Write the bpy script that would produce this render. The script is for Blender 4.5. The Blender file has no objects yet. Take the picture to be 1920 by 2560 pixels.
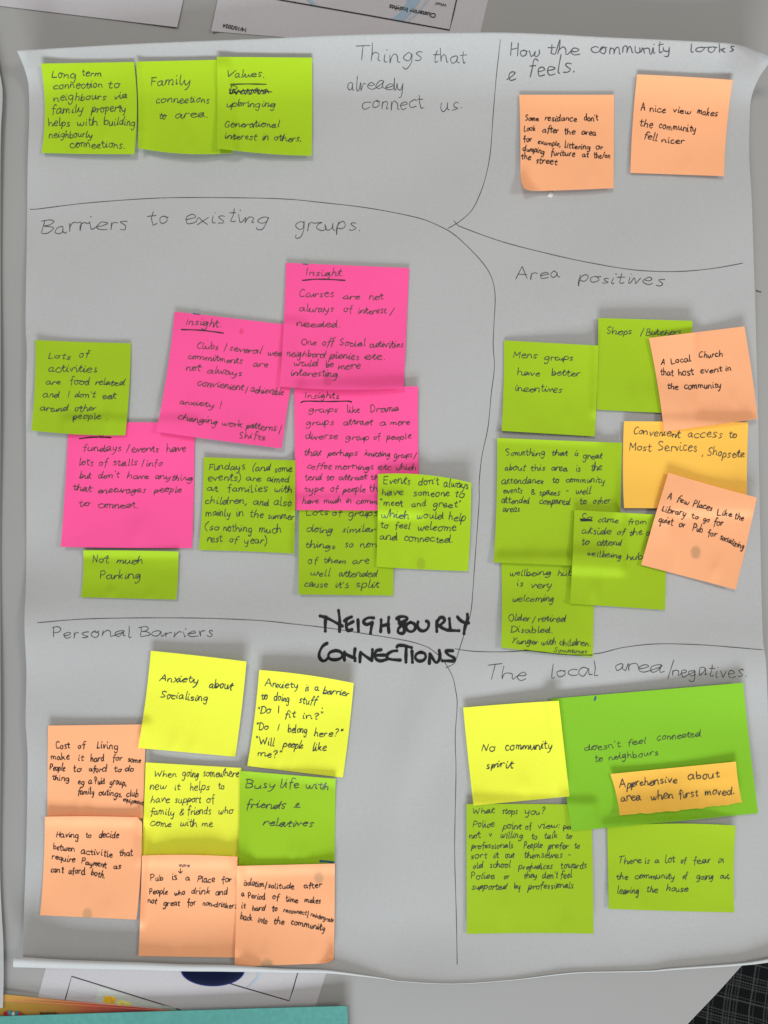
import bpy, math, random
import numpy as np
from mathutils import Vector
D = bpy.data
scene = bpy.context.scene
COL = scene.collection
S = 0.00032            # metres per unit of the table-plane measure used below
HC = 0.62              # camera height over the table plane
CX, CY = 960.0, 1280.0

# ------------------------------------------------------------------ camera
cam_d = D.cameras.new("camera"); cam = D.objects.new("camera", cam_d); COL.objects.link(cam)
cam.location = (0, 0, HC); cam.rotation_euler = (0, 0, 0)
cam_d.sensor_fit = 'VERTICAL'; cam_d.sensor_height = 24
cam_d.lens = 12.0 / ((2560 * S / 2) / HC)
cam_d.clip_start = 0.01; cam_d.clip_end = 50
scene.camera = cam
# ------------------------------------------------------------------ world and lamps
w = D.worlds.new("World"); scene.world = w; w.use_nodes = True
bg = w.node_tree.nodes["Background"]; bg.inputs[0].default_value = (0.97, 0.98, 1.0, 1); bg.inputs[1].default_value = 0.305
def area(name, loc, size, size_y, power, col, target=(0, 0, 0)):
    l = D.lights.new(name, 'AREA'); l.shape = 'RECTANGLE'; l.size = size; l.size_y = size_y
    l.energy = power; l.color = col
    o = D.objects.new(name, l); COL.objects.link(o); o.location = loc
    o.rotation_euler = (Vector(target) - Vector(loc)).to_track_quat('-Z', 'Y').to_euler()
    return o
area("window_light", (-0.1, -3.1, 1.25), 1.7, 0.9, 118, (0.86, 0.94, 1.0))
area("ceiling_light", (1.6, 0.2, 1.9), 0.5, 0.5, 13.5, (1.0, 0.95, 0.88))
area("ceiling_light", (-0.4, 0.9, 2.1), 0.5, 0.5, 13, (1.0, 0.95, 0.88))
scene.view_settings.view_transform = 'Standard'; scene.view_settings.look = 'None'
scene.view_settings.exposure = 0.0; scene.view_settings.gamma = 1
scene.render.engine = 'CYCLES'

# ------------------------------------------------------------------ helpers
def P(x, y, z=0.0):
    """table-plane measure (x right, y down, z up) -> world metres"""
    k = S * (1 - z * S / HC)
    return ((x - CX) * k, (CY - y) * k, z * S)
def srgb(r, g, b):
    f = lambda c: (c / 255 / 12.92) if c / 255 <= 0.04045 else ((c / 255 + 0.055) / 1.055) ** 2.4
    return (f(r), f(g), f(b), 1)
def mesh_obj(name, verts, faces, mat, parent=None, smooth=True, mats=None, midx=None):
    m = D.meshes.new(name); m.from_pydata([tuple(v) for v in verts], [], faces)
    if mats:
        for q in mats: m.materials.append(q)
        m.polygons.foreach_set('material_index', midx)
    else: m.materials.append(mat)
    if smooth: m.polygons.foreach_set('use_smooth', [True] * len(m.polygons))
    m.update()
    o = D.objects.new(name, m); COL.objects.link(o)
    if parent: 
        o.parent = parent; o.matrix_parent_inverse.identity()
        o.location = -Vector(parent.location)
    return o
def tag(o, label=None, cat=None, group=None, kind=None):
    for k, v in (('label', label), ('category', cat), ('group', group), ('kind', kind)):
        if v: o[k] = v
    return o
def thing(name, loc, label, cat, group=None):
    o = D.objects.new(name, None); COL.objects.link(o); o.location = loc; o.empty_display_size = .02
    return tag(o, label, cat, group)

def paper_mat(name, col, rough=0.75, spec=0.25, mottle=0.05, scale=900, bump=0.25, stains=(), grain=1600, dirt=None):
    m = D.materials.new(name); m.use_nodes = True; nt = m.node_tree; N = nt.nodes; L = nt.links
    b = N['Principled BSDF']; b.inputs['Roughness'].default_value = rough
    b.inputs['Specular IOR Level'].default_value = spec
    tc = N.new('ShaderNodeTexCoord')
    n1 = N.new('ShaderNodeTexNoise'); n1.inputs['Scale'].default_value = 14; n1.inputs['Detail'].default_value = 4
    n2 = N.new('ShaderNodeTexNoise'); n2.inputs['Scale'].default_value = scale; n2.inputs['Detail'].default_value = 3
    L.new(tc.outputs['Object'], n1.inputs['Vector']); L.new(tc.outputs['Object'], n2.inputs['Vector'])
    def mul(fac_out, lo, hi, colin):
        mr = N.new('ShaderNodeMapRange'); mr.inputs['From Min'].default_value = .3; mr.inputs['From Max'].default_value = .7
        mr.inputs['To Min'].default_value = lo; mr.inputs['To Max'].default_value = hi
        L.new(fac_out, mr.inputs['Value'])
        mx = N.new('ShaderNodeVectorMath'); mx.operation = 'SCALE'
        L.new(colin, mx.inputs[0]); L.new(mr.outputs[0], mx.inputs['Scale'])
        return mx.outputs[0]
    rgb = N.new('ShaderNodeRGB'); rgb.outputs[0].default_value = col
    c = mul(n1.outputs['Fac'], 1 - mottle * .6, 1 + mottle * .6, rgb.outputs[0])
    c = mul(n2.outputs['Fac'], 1 - mottle * 1.3, 1 + mottle * 1.3, c)
    if stains:
        geo = N.new('ShaderNodeNewGeometry')
        for (sx, sy, r, sc, amt) in stains:
            vs = N.new('ShaderNodeVectorMath'); vs.operation = 'SUBTRACT'; L.new(geo.outputs['Position'], vs.inputs[0])
            vs.inputs[1].default_value = P(sx, sy, 0)
            vm = N.new('ShaderNodeVectorMath'); vm.operation = 'MULTIPLY'; vm.inputs[1].default_value = (1, 0.8, 0)
            L.new(vs.outputs[0], vm.inputs[0])
            ns = N.new('ShaderNodeTexNoise'); ns.inputs['Scale'].default_value = 160; L.new(geo.outputs['Position'], ns.inputs['Vector'])
            ln = N.new('ShaderNodeVectorMath'); ln.operation = 'LENGTH'; L.new(vm.outputs[0], ln.inputs[0])
            ad = N.new('ShaderNodeMath'); ad.operation = 'MULTIPLY_ADD'; ad.inputs[1].default_value = r * S * .5; L.new(ns.outputs['Fac'], ad.inputs[0]); L.new(ln.outputs['Value'], ad.inputs[2])
            mr = N.new('ShaderNodeMapRange'); mr.interpolation_type = 'SMOOTHSTEP'
            mr.inputs['From Min'].default_value = r * S * .75; mr.inputs['From Max'].default_value = r * S * 1.35
            mr.inputs['To Min'].default_value = amt; mr.inputs['To Max'].default_value = 0
            L.new(ad.outputs[0], mr.inputs['Value'])
            mx = N.new('ShaderNodeMix'); mx.data_type = 'RGBA'; L.new(mr.outputs[0], mx.inputs['Factor'])
            L.new(c, mx.inputs['A']); mx.inputs['B'].default_value = sc; c = mx.outputs['Result']
    L.new(c, b.inputs['Base Color'])
    bp = N.new('ShaderNodeBump'); bp.inputs['Strength'].default_value = bump; bp.inputs['Distance'].default_value = 0.00012
    n3 = N.new('ShaderNodeTexNoise'); n3.inputs['Scale'].default_value = grain; n3.inputs['Detail'].default_value = 2
    L.new(tc.outputs['Object'], n3.inputs['Vector']); L.new(n3.outputs['Fac'], bp.inputs['Height']); L.new(bp.outputs[0], b.inputs['Normal'])
    return m
def plain(name, col, rough=.6, spec=.3):
    m = D.materials.new(name); m.use_nodes = True; b = m.node_tree.nodes['Principled BSDF']
    n = m.node_tree.nodes.new('ShaderNodeTexNoise'); n.inputs['Scale'].default_value = 700
    r = m.node_tree.nodes.new('ShaderNodeMapRange'); r.inputs['To Min'].default_value = .8; r.inputs['To Max'].default_value = 1.2
    v = m.node_tree.nodes.new('ShaderNodeVectorMath'); v.operation = 'SCALE'; v.inputs[0].default_value = col[:3]
    m.node_tree.links.new(n.outputs['Fac'], r.inputs['Value']); m.node_tree.links.new(r.outputs[0], v.inputs['Scale'])
    m.node_tree.links.new(v.outputs[0], b.inputs['Base Color'])
    b.inputs['Roughness'].default_value = rough; b.inputs['Specular IOR Level'].default_value = spec
    return m
GREY = (0.16, 0.15, 0.12, 1)
PAPER = (0.440, 0.442, 0.436, 1)
M_sheet = paper_mat('flip_chart_paper', PAPER, .6, .3, .022, 500, .2, stains=[(993, 2450, 13, (.2, .17, .15, 1), .5)])
M_white = paper_mat('white_copy_paper', (0.50, 0.48, 0.495, 1), .6, .3, .02, 500, .2)
M_ink = plain('black_pen_ink', (0.012, 0.012, 0.014), .5, .3); M_bic = plain('ballpoint_ink', (0.045, 0.05, 0.045), .5, .3)
M_pencil = plain('fine_liner_ink', (0.06, 0.06, 0.065), .5, .3)
M_marker = plain('black_marker_ink', (0.006, 0.006, 0.007), .55, .3)
M_print = plain('black_print', (0.02, 0.02, 0.02), .6, .3)
M_blueink = plain('blue_ink', (0.03, 0.11, 0.16), .6, .3)

# ------------------------------------------------------------------ heights of the flip chart sheet
def Hs(x, y):
    x = np.asarray(x, float); y = np.asarray(y, float)
    z = 5 + 0 * x
    z = z + 46 * np.clip((232 - y + .02 * x) / 150, 0, 1.2) ** 2
    z = z + 30 * np.exp(-((x - 42) ** 2 + (y - 127) ** 2) / (2 * 48.0 ** 2))
    z = z + 42 * np.exp(-((x - 1925) ** 2 / (2 * 62.0 ** 2) + (y - 140) ** 2 / (2 * 60.0 ** 2)))
    z = z + (9 + 5 * np.sin(y / 130.0 + 1) + 3 * np.sin(y / 47.)) * np.exp(-np.clip(x - 60, 0, None) / 60)
    z = z + (13 + 6 * np.sin(y / 190.0)) * np.exp(-np.clip(1900 - x, 0, None) / 75)
    z = z + 15 * np.exp(-((y - 1610 - .06 * (x - 900)) / 110) ** 2) * (.75 + .25 * np.sin(x / 230))
    z = z + 3.8 * np.sin(y / 128.0 + x / 700.0) + 3.0 * np.sin(x / 170.0 + .6 * np.sin(y / 260.0)) + 1.2 * np.sin((x * .6 + y) / 61.)
    z = z + 3.0 * np.exp(-((x - .12 * (y - 900) - 780) / 60) ** 2) * np.exp(-((y - 300) / 260) ** 2)
    z = z + 9 * np.exp(-((x - 1060 + .25 * (y - 1800)) / 55) ** 2) * np.exp(-((y - 1850) / 200) ** 2)
    z = z + 10 * np.clip((y - 2290) / 130, 0, 1.3) ** 2 
    return z + 4

# raster height field (2 units a cell) used to lay paper on paper
OX, OY, CELL = -160, -60, 2.0
NX, NY = int(2240 / CELL), int(2720 / CELL)
gx, gy = np.meshgrid(OX + np.arange(NX) * CELL, OY + np.arange(NY) * CELL)
HF = Hs(gx, gy)
def sample(F, x, y):
    fx = np.clip((np.asarray(x, float) - OX) / CELL, 0, NX - 1.001); fy = np.clip((np.asarray(y, float) - OY) / CELL, 0, NY - 1.001)
    i = fx.astype(int); j = fy.astype(int); a = fx - i; b = fy - j
    return (F[j, i] * (1 - a) + F[j, i + 1] * a) * (1 - b) + (F[j + 1, i] * (1 - a) + F[j + 1, i + 1] * a) * b
def maxf(A, r):
    for ax in (0, 1):
        B = A.copy()
        for k in range(1, r + 1):
            B = np.maximum(B, np.roll(A, k, ax)); B = np.maximum(B, np.roll(A, -k, ax))
        A = B
    return A
def boxf(A, r):
    for ax in (0, 1):
        B = A.copy()
        for k in range(1, r + 1): B = B + np.roll(A, k, ax) + np.roll(A, -k, ax)
        A = B / (2 * r + 1)
    return A

# ------------------------------------------------------------------ pen strokes
def catmull(pts, step):
    pts = [np.array(p, float) for p in pts]
    if len(pts) == 1: pts = [pts[0], pts[0] + np.array([.8, .5])]
    if len(pts) == 2: 
        n = max(2, int(np.linalg.norm(pts[1] - pts[0]) / step)); return [pts[0] + (pts[1] - pts[0]) * t / n for t in range(n + 1)]
    out = [pts[0]]
    q = [pts[0]] + pts + [pts[-1]]
    for i in range(1, len(q) - 2):
        p0, p1, p2, p3 = q[i - 1], q[i], q[i + 1], q[i + 2]
        d = np.linalg.norm(p2 - p1)
        if d < 1e-6: continue
        n = max(2, int(d / step) + 1)
        for t in range(1, n + 1):
            t = t / n
            out.append(.5 * ((2 * p1) + (p2 - p0) * t + (2 * p0 - 5 * p1 + 4 * p2 - p3) * t * t + (3 * p1 - p0 - 3 * p2 + p3) * t ** 3))
    return out
class Ink:
    def __init__(s): s.v = []; s.f = []; s.k = 0
    def stroke(s, pts, width, F, off=.35, step=2.2, rnd=random, round_ends=False, smooth=True):
        p = catmull(pts, step) if smooth else [np.array(q, float) for q in pts]
        c = [p[0]]
        for q in p[1:]:
            if np.linalg.norm(q - c[-1]) > .35: c.append(q)
        if len(c) < 2: c.append(c[0] + np.array([width * .5, 0.3]))
        c = np.array(c); n = len(c)
        d = np.gradient(c, axis=0); L = np.linalg.norm(d, axis=1, keepdims=True); L[L < 1e-6] = 1; d = d / L
        if not round_ends:
            c[0] = c[0] - d[0] * width * .3; c[-1] = c[-1] + d[-1] * width * .3
        nn = np.stack([-d[:, 1], d[:, 0]], 1)
        ph = rnd.random() * 6
        wv = width * .5 * (1 + .16 * np.sin(np.arange(n) * .33 + ph))
        if not round_ends and n > 4: wv[0] *= .6; wv[-1] *= .5
        a = c + nn * wv[:, None]; b = c - nn * wv[:, None]
        s.k += 1; z0 = off + (s.k % 14) * .012
        base = len(s.v)
        za = sample(F, a[:, 0], a[:, 1]) + z0; zb = sample(F, b[:, 0], b[:, 1]) + z0
        for i in range(n):
            s.v.append(P(a[i, 0], a[i, 1], za[i])); s.v.append(P(b[i, 0], b[i, 1], zb[i]))
        for i in range(n - 1):
            j = base + 2 * i; s.f.append((j, j + 2, j + 3, j + 1))
        if round_ends:
            for q in (c[0], c[-1]):
                s.k += 1
                k0 = len(s.v); r = width * .53
                for t in range(12):
                    X = q[0] + r * math.cos(t * math.pi / 6); Y = q[1] + r * math.sin(t * math.pi / 6)
                    s.v.append(P(X, Y, float(sample(F, X, Y)) + z0 + .08))
                s.f.append(tuple(range(k0 + 11, k0 - 1, -1)))
    def build(s, name, mat, parent, label=None):
        o = mesh_obj(name, s.v, s.f, mat, parent, smooth=False)
        if label: o['label'] = label
        return o

G = {
'a': (1.0, [[.78,.82,.5,1,.12,.75,.05,.3,.3,0,.62,.25,.8,.88,.8,.88,.77,.3,.88,.02,1.02,.1]]),
'b': (.9, [[.12,1.9,.12,.9,.12,.06,.14,.1,.2,.7,.5,.98,.8,.7,.76,.2,.45,0,.16,.1]]),
'c': (.85, [[.8,.8,.5,1,.12,.7,.08,.3,.35,0,.85,.16]]),
'd': (1.05, [[.8,.8,.5,1,.1,.7,.08,.25,.35,0,.68,.25,.86,1.0,.92,1.9,.92,1.9,.86,.8,.88,.1,1.05,.08]]),
'e': (.85, [[.08,.48,.5,.56,.78,.75,.5,1,.15,.75,.08,.35,.35,0,.85,.15]]),
'f': (.7, [[.85,1.7,.62,1.92,.42,1.6,.38,.7,.32,-.4],[.08,.95,.75,1.02]]),
'g': (.95, [[.78,.82,.5,1,.12,.75,.08,.35,.35,.08,.65,.3,.82,.92,.82,.92,.78,-.1,.6,-.78,.25,-.85,.1,-.55]]),
'h': (.95, [[.14,1.9,.12,.9,.1,0,.1,0,.2,.65,.5,.95,.75,.7,.76,.1,.92,.03]]),
'i': (.42, [[.15,.95,.13,.2,.25,.02,.4,.1],[.2,1.42,.25,1.48]]),
'j': (.45, [[.3,.95,.28,-.2,.15,-.75,-.1,-.7],[.3,1.42,.35,1.48]]),
'k': (.85, [[.14,1.9,.12,.9,.1,0,.1,0,.14,.45,.7,.98,.7,.98,.25,.5,.25,.5,.8,.02]]),
'l': (.42, [[.17,1.9,.15,1,.14,.15,.25,0,.42,.1]]),
'm': (1.4, [[.1,.95,.1,0,.1,0,.2,.7,.42,.95,.6,.7,.6,0,.6,0,.7,.7,.95,.95,1.15,.7,1.15,.1,1.35,.05]]),
'n': (.95, [[.1,.95,.1,0,.1,0,.2,.7,.5,.97,.74,.7,.74,.1,.92,.05]]),
'o': (.9, [[.52,1,.15,.8,.08,.3,.4,0,.75,.3,.72,.8,.45,.98,.6,.9,.88,.9]]),
'p': (.9, [[.14,.95,.1,0,.06,-.85,.06,-.85,.14,.5,.45,1,.8,.75,.75,.2,.4,0,.14,.12]]),
'q': (.9, [[.78,.82,.5,1,.12,.75,.08,.35,.35,.05,.65,.3,.8,.9,.8,.9,.8,0,.8,-.85,.95,-.7]]),
'r': (.68, [[.1,.95,.1,0,.1,0,.15,.6,.38,.95,.68,.88]]),
's': (.7, [[.65,.87,.4,1,.14,.8,.35,.52,.6,.28,.42,.02,.08,.08]]),
't': (.62, [[.3,1.55,.28,.7,.3,.12,.46,0,.64,.12],[.0,1.02,.64,1.07]]),
'u': (.92, [[.1,.95,.1,.3,.3,0,.6,.2,.75,.92,.75,.92,.75,.2,.92,.05]]),
'v': (.8, [[.05,.95,.35,.03,.35,.03,.7,.98]]),
'w': (1.25, [[.08,.95,.15,.2,.35,.02,.55,.3,.6,.8,.6,.8,.68,.15,.9,.02,1.1,.4,1.15,.98]]),
'x': (.85, [[.05,.95,.45,.5,.8,.02],[.78,.98,.05,0]]),
'y': (.9, [[.1,.95,.12,.35,.35,.1,.62,.3,.78,.95,.78,.95,.72,0,.5,-.75,.15,-.8]]),
'z': (.75, [[.08,.95,.7,.97,.7,.97,.08,.03,.08,.03,.75,.05]]),
'A': (1.25, [[.05,0,.6,1.85,.6,1.85,1.15,0],[.25,.65,1.05,.7]]),
'B': (1.1, [[.2,1.75,.15,.0],[.0,1.7,.6,1.85,.95,1.5,.7,1.05,.25,.95,.8,.85,1.05,.4,.6,0,.1,.02]]),
'C': (1.05, [[1.0,1.55,.65,1.8,.2,1.3,.1,.6,.4,.02,1.0,.2]]),
'D': (1.2, [[.2,1.7,.2,.02],[.02,1.72,.6,1.75,1.1,1.2,1.0,.4,.55,.02,.1,.05]]),
'E': (1.0, [[.9,1.7,.15,1.65,.15,1.65,.15,.05,.15,.05,.9,.08],[.15,.9,.75,.95]]),
'F': (.95, [[.2,1.75,.2,.0],[.0,1.72,.95,1.8],[.2,.95,.75,1.0]]),
'G': (1.1, [[.95,1.55,.6,1.8,.15,1.2,.15,.4,.55,0,.95,.3,.95,.8,.6,.8]]),
'H': (1.15, [[.2,1.75,.15,0],[.95,1.75,.92,0],[.15,.9,.95,.95]]),
'I': (.35, [[.2,1.7,.15,0]]),
'L': (.9, [[.15,1.7,.12,.1,.3,.0,.85,.08]]),
'M': (1.35, [[.1,0,.15,1.7,.15,1.7,.6,.6,.6,.6,1.1,1.7,1.1,1.7,1.2,0]]),
'N': (1.2, [[.12,0,.15,1.7,.15,1.7,.95,.05,.95,.05,1.0,1.75]]),
'O': (1.2, [[.65,1.75,.15,1.4,.12,.5,.6,0,1.1,.5,1.05,1.4,.6,1.75]]),
'P': (1.0, [[.15,1.75,.12,-.0],[.05,1.7,.55,1.85,.92,1.4,.65,.95,.15,.85]]),
'R': (1.05, [[.15,1.75,.12,0],[.05,1.7,.55,1.85,.9,1.4,.65,.95,.2,.9,.2,.9,.95,0]]),
'S': (1.0, [[.9,1.55,.55,1.8,.15,1.45,.4,.95,.8,.6,.6,.08,.08,.1]]),
'T': (1.15, [[.6,1.75,.55,0],[.0,1.68,1.2,1.82]]),
'V': (1.1, [[.05,1.75,.45,0,.45,0,1.05,1.8]]),
'W': (1.6, [[.05,1.75,.35,0,.35,0,.75,1.2,.75,1.2,1.1,0,1.1,0,1.5,1.8]]),
'Y': (1.1, [[.05,1.75,.5,.95],[1.05,1.8,.5,.9,.2,0]]),
'K': (1.0, [[.15,1.75,.12,0],[.9,1.75,.15,.85,.15,.85,.95,0]]),
'&': (1.0, [[.95,.1,.3,1.1,.45,1.55,.75,1.3,.15,.55,.2,.08,.6,.05,.9,.6]]),
'/': (.6, [[.65,1.9,.02,-.25]]),
'^': (1.4, [[.52,1,.15,.8,.08,.3,.4,0,.72,.3,.7,.85,.7,.85,.8,.2,1.0,.02,1.22,.4,1.3,.9,1.3,.9,1.3,.2,1.42,.05]]),
'.': (.35, [[.15,.02,.2,.06]]),
',': (.35, [[.2,.08,.05,-.35]]),
"'": (.3, [[.18,1.75,.12,1.4]]),
'"': (.5, [[.15,1.8,.1,1.45],[.38,1.8,.33,1.45]]),
'!': (.4, [[.35,1.8,.2,.5],[.12,.05,.16,.08]]),
'?': (.85, [[.1,1.4,.4,1.75,.75,1.4,.4,.85,.35,.45],[.33,.03,.37,.08]]),
'-': (.6, [[.05,.5,.55,.52]]),
':': (.35, [[.15,.1,.18,.14],[.18,.75,.2,.8]]),
'(': (.5, [[.5,1.9,.12,1.1,.1,.2,.4,-.4]]),
')': (.5, [[.05,1.9,.4,1.2,.42,.3,.0,-.4]]),
'~': (.95, [[.1,.1,.5,.7,.75,1.0,.45,1.15,.25,.7,.4,.05,.95,.12]]),   # the handwritten looped 'and'
}
JOINABLE = set('^acdehiklmnortuvwxpbq')
JOIN_TO = set('^acdeghimnopqrtuvwxyj') 
def write_word(ink, text, x0, y0, x1, y1, xh, width, F, rnd, join=.7, slant=.08, jit=.055, capk=1.0):
    """lay a handwritten word with its baseline from (x0,y0) to (x1,y1)"""
    if join > .8 or text == 'groups.': text = text.replace('ou', '^')
    adv = []; x = 0
    for ch in text:
        wd = G[ch][0] if ch in G else .6
        k = 1 + rnd.uniform(-.17, .17)
        adv.append((x, k)); x += wd * k + .14
    nat = max(.3, x - .14)
    L = math.hypot(x1 - x0, y1 - y0)
    if len(text) == 1 and text in "I./,'-!": L = nat * xh
    sx = L / nat; ang = math.atan2(y1 - y0, x1 - x0) if L > 1 and x1 != x0 else 0
    ux, uy = math.cos(ang), math.sin(ang)
    def tr(p, a, k, dy, hs, sl):
        X = (a + p[0] * k) * sx + sl * p[1] * xh; Y = (p[1] * hs + dy) * xh
        return (x0 + X * ux + Y * uy, y0 + X * uy - Y * ux)
    cur = None; wph = rnd.uniform(0, 6); wsz = rnd.uniform(.9, 1.08); wsl = rnd.uniform(-.09, .09)
    for ch, (a, k) in zip(text, adv):
        if ch not in G: cur = None; continue
        dy = .13 * math.sin(wph + a * 1.3) + rnd.uniform(-.05, .05); hs = wsz * (1 + rnd.uniform(-.15, .15)); lsl = slant + wsl + rnd.uniform(-.11, .11)
        if ch.isupper(): hs *= capk
        for si, st in enumerate(G[ch][1]):
            pts = []
            last = None
            for i in range(0, len(st), 2):
                if last is not None and last[0] == st[i] and last[1] == st[i + 1]: pts.append(pts[-1]); continue
                last = (st[i], st[i + 1])
                pts.append(tr((st[i] + rnd.gauss(0, jit), st[i + 1] + rnd.gauss(0, jit)), a, k, dy, hs, lsl))
            if si == 0:
                if cur is not None and ch in JOIN_TO and rnd.random() < join: cur = cur + pts
                else:
                    if cur is not None: ink.stroke(cur, width, F, rnd=rnd)
                    cur = pts
                if ch not in JOINABLE: ink.stroke(cur, width, F, rnd=rnd); cur = None
            else: ink.stroke(pts, width, F, rnd=rnd)
    if cur is not None: ink.stroke(cur, width, F, rnd=rnd)

def path_interp(pts):
    pts = np.array(catmull(pts, 8)); 
    d = np.r_[0, np.cumsum(np.linalg.norm(np.diff(pts, axis=0), axis=1))]; d /= d[-1]
    return lambda t: np.stack([np.interp(t, d, pts[:, 0]), np.interp(t, d, pts[:, 1])], -1)

# ------------------------------------------------------------------ table, floor, cloth
def prism(name, outline, z0, z1, mat, parent, edge_mat=None, bev=3):
    """closed slab from an outline, with a small rounded top edge"""
    n = len(outline); c = np.mean(outline, axis=0)
    def ring(inset, z):
        r = []
        for i in range(n):
            a = np.array(outline[i - 1], float); b = np.array(outline[i], float); d = np.array(outline[(i + 1) % n], float)
            t = (d - a); t /= np.linalg.norm(t); nn = np.array([t[1], -t[0]])
            if np.dot(nn, c - b) < 0: nn = -nn
            q = b + nn * inset; r.append(((q[0] - CX) * S, (CY - q[1]) * S, z * S))
        return r
    V = ring(0, z0) + ring(0, z1 - bev) + ring(bev * .3, z1 - bev * .3) + ring(bev, z1)
    Fc = []; mi = []
    for k in range(3):
        for i in range(n):
            j = (i + 1) % n; Fc.append((k * n + i, k * n + j, (k + 1) * n + j, (k + 1) * n + i)); mi.append(1 if k < 2 else 0)
    Fc.append(tuple(range(3 * n, 4 * n))); mi.append(0); Fc.append(tuple(range(n - 1, -1, -1))); mi.append(1)
    o = mesh_obj(name, V, Fc, mat, parent, False, mats=[mat, edge_mat or mat], midx=mi)
    return o
def grid_sheet(name, fn, nu, nv, thick, mat, parent):
    """fn(u,v)->(x,y,z) arrays in table measure; gives a closed thin solid"""
    u, v = np.meshgrid(np.linspace(0, 1, nu + 1), np.linspace(0, 1, nv + 1))
    x, y, z = fn(u.ravel(), v.ravel())
    k = S * (1 - z * S / HC)
    X = (x - CX) * k; Y = (CY - y) * k; Z = z * S
    top = np.stack([X, Y, Z], 1)
    A = top.reshape(nv + 1, nu + 1, 3)
    du = np.gradient(A, axis=1); dv = np.gradient(A, axis=0); nrm = np.cross(dv, du)
    ln = np.linalg.norm(nrm, axis=2, keepdims=True); ln[ln < 1e-12] = 1; nrm = nrm / ln
    bot = (A - nrm * thick * S).reshape(-1, 3)
    V = np.vstack([top, bot]); n = (nu + 1) * (nv + 1)
    f = []
    for j in range(nv):
        for i in range(nu):
            a = j * (nu + 1) + i; f.append((a, a + nu + 1, a + nu + 2, a + 1)); f.append((n + a, n + a + 1, n + a + nu + 2, n + a + nu + 1))
    for i in range(nu):
        f.append((i, i + 1, n + i + 1, n + i)); a = nv * (nu + 1) + i; f.append((a, n + a, n + a + 1, a + 1))
    for j in range(nv):
        a = j * (nu + 1); b = a + nu + 1; f.append((a, n + a, n + b, b)); a += nu; b += nu; f.append((a, b, n + b, n + a))
    o = mesh_obj(name, V.tolist(), f, mat, parent, True)
    try:
        es = o.modifiers.new('edges', 'EDGE_SPLIT'); es.split_angle = math.radians(50)
    except Exception: pass
    return o

M_table = paper_mat('grey_laminate', (0.338, 0.333, 0.322, 1), .45, .3, .02, 1100, .08)
M_tedge = plain('pale_edge_band', (0.55, 0.55, 0.53), .5)
table = thing('table', (0, 0, -.025), 'pale grey laminate table with a rounded corner under all the papers', 'table')
corner = [(1400, 2830), (1560, 2710), (1720, 2562), (1800, 2478), (1868, 2402), (1960, 2290), (2060, 2140), (2130, 1980)]
outl = [(-1300, -900), (-1300, 2870), (1300, 2870)] + corner + [(2160, 1800), (2160, -900)]
prism('table_top', outl, -75, 0, M_table, table, M_tedge, 4)

# plaid cloth beyond the corner
def plaid():
    m = D.materials.new('black_plaid_weave'); m.use_nodes = True; nt = m.node_tree; N = nt.nodes; L = nt.links
    b = N['Principled BSDF']; b.inputs['Roughness'].default_value = .95; b.inputs['Specular IOR Level'].default_value = .1
    tc = N.new('ShaderNodeTexCoord'); sp = N.new('ShaderNodeSeparateXYZ')
    mp = N.new('ShaderNodeMapping'); mp.inputs['Rotation'].default_value = (0, 0, math.radians(9))
    nz = N.new('ShaderNodeTexNoise'); nz.inputs['Scale'].default_value = 18
    add = N.new('ShaderNodeVectorMath'); add.operation = 'MULTIPLY_ADD'; add.inputs[1].default_value = (.004, .004, 0)
    L.new(tc.outputs['Object'], nz.inputs['Vector']); L.new(nz.outputs['Color'], add.inputs[0]); L.new(tc.outputs['Object'], add.inputs[2])
    L.new(add.outputs[0], mp.inputs['Vector']); L.new(mp.outputs[0], sp.inputs[0])
    def mth(op, a, bb=None, c=None):
        n = N.new('ShaderNodeMath'); n.operation = op
        for i, q in enumerate((a, bb, c)):
            if q is None: continue
            if isinstance(q, (int, float)): n.inputs[i].default_value = q
            else: L.new(q, n.inputs[i])
        return n.outputs[0]
    def lines(out, thread):
        tot = None; P0 = .036
        fr = mth('FRACT', mth('DIVIDE', out, P0))
        for c, wd, br in ((.06, .017, .8), (.13, .017, .5), (.20, .017, .8), (.29, .014, .5), (.36, .017, .7), (.70, .019, 1.0), (.79, .014, .5)):
            d = mth('ABSOLUTE', mth('SUBTRACT', fr, c)); l = mth('MULTIPLY', mth('LESS_THAN', d, wd), br)
            tot = l if tot is None else mth('MAXIMUM', tot, l)
        dash = mth('LESS_THAN', mth('FRACT', mth('DIVIDE', thread, .0022)), .6)
        return mth('MULTIPLY', tot, mth('MULTIPLY_ADD', dash, .75, .25))
    t = mth('MAXIMUM', lines(sp.outputs[0], sp.outputs[1]), lines(sp.outputs[1], sp.outputs[0]))
    mx = N.new('ShaderNodeMix'); mx.data_type = 'RGBA'; mx.inputs['A'].default_value = (.004, .004, .0045, 1); mx.inputs['B'].default_value = (.055, .055, .053, 1)
    L.new(t, mx.inputs['Factor']); L.new(mx.outputs['Result'], b.inputs['Base Color'])
    bp = N.new('ShaderNodeBump'); bp.inputs['Strength'].default_value = .5; bp.inputs['Distance'].default_value = .0004
    wv = N.new('ShaderNodeTexNoise'); wv.inputs['Scale'].default_value = 900; L.new(tc.outputs['Object'], wv.inputs['Vector']); L.new(wv.outputs['Fac'], bp.inputs['Height']); L.new(bp.outputs[0], b.inputs['Normal'])
    return m
def cloth_fn(u, v):
    x = 1350 + u * 1500; y = 2000 + v * 1300
    z = -330 - 160 * ((u - .55) ** 2 * 3 + (v - .6) ** 2 * 2) + 9 * np.sin(u * 11 + v * 4) + 6 * np.sin(v * 17 - u * 6) + 22 * np.exp(-((u - .42 - .2 * v) / .04) ** 2)
    return x, y, z
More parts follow.
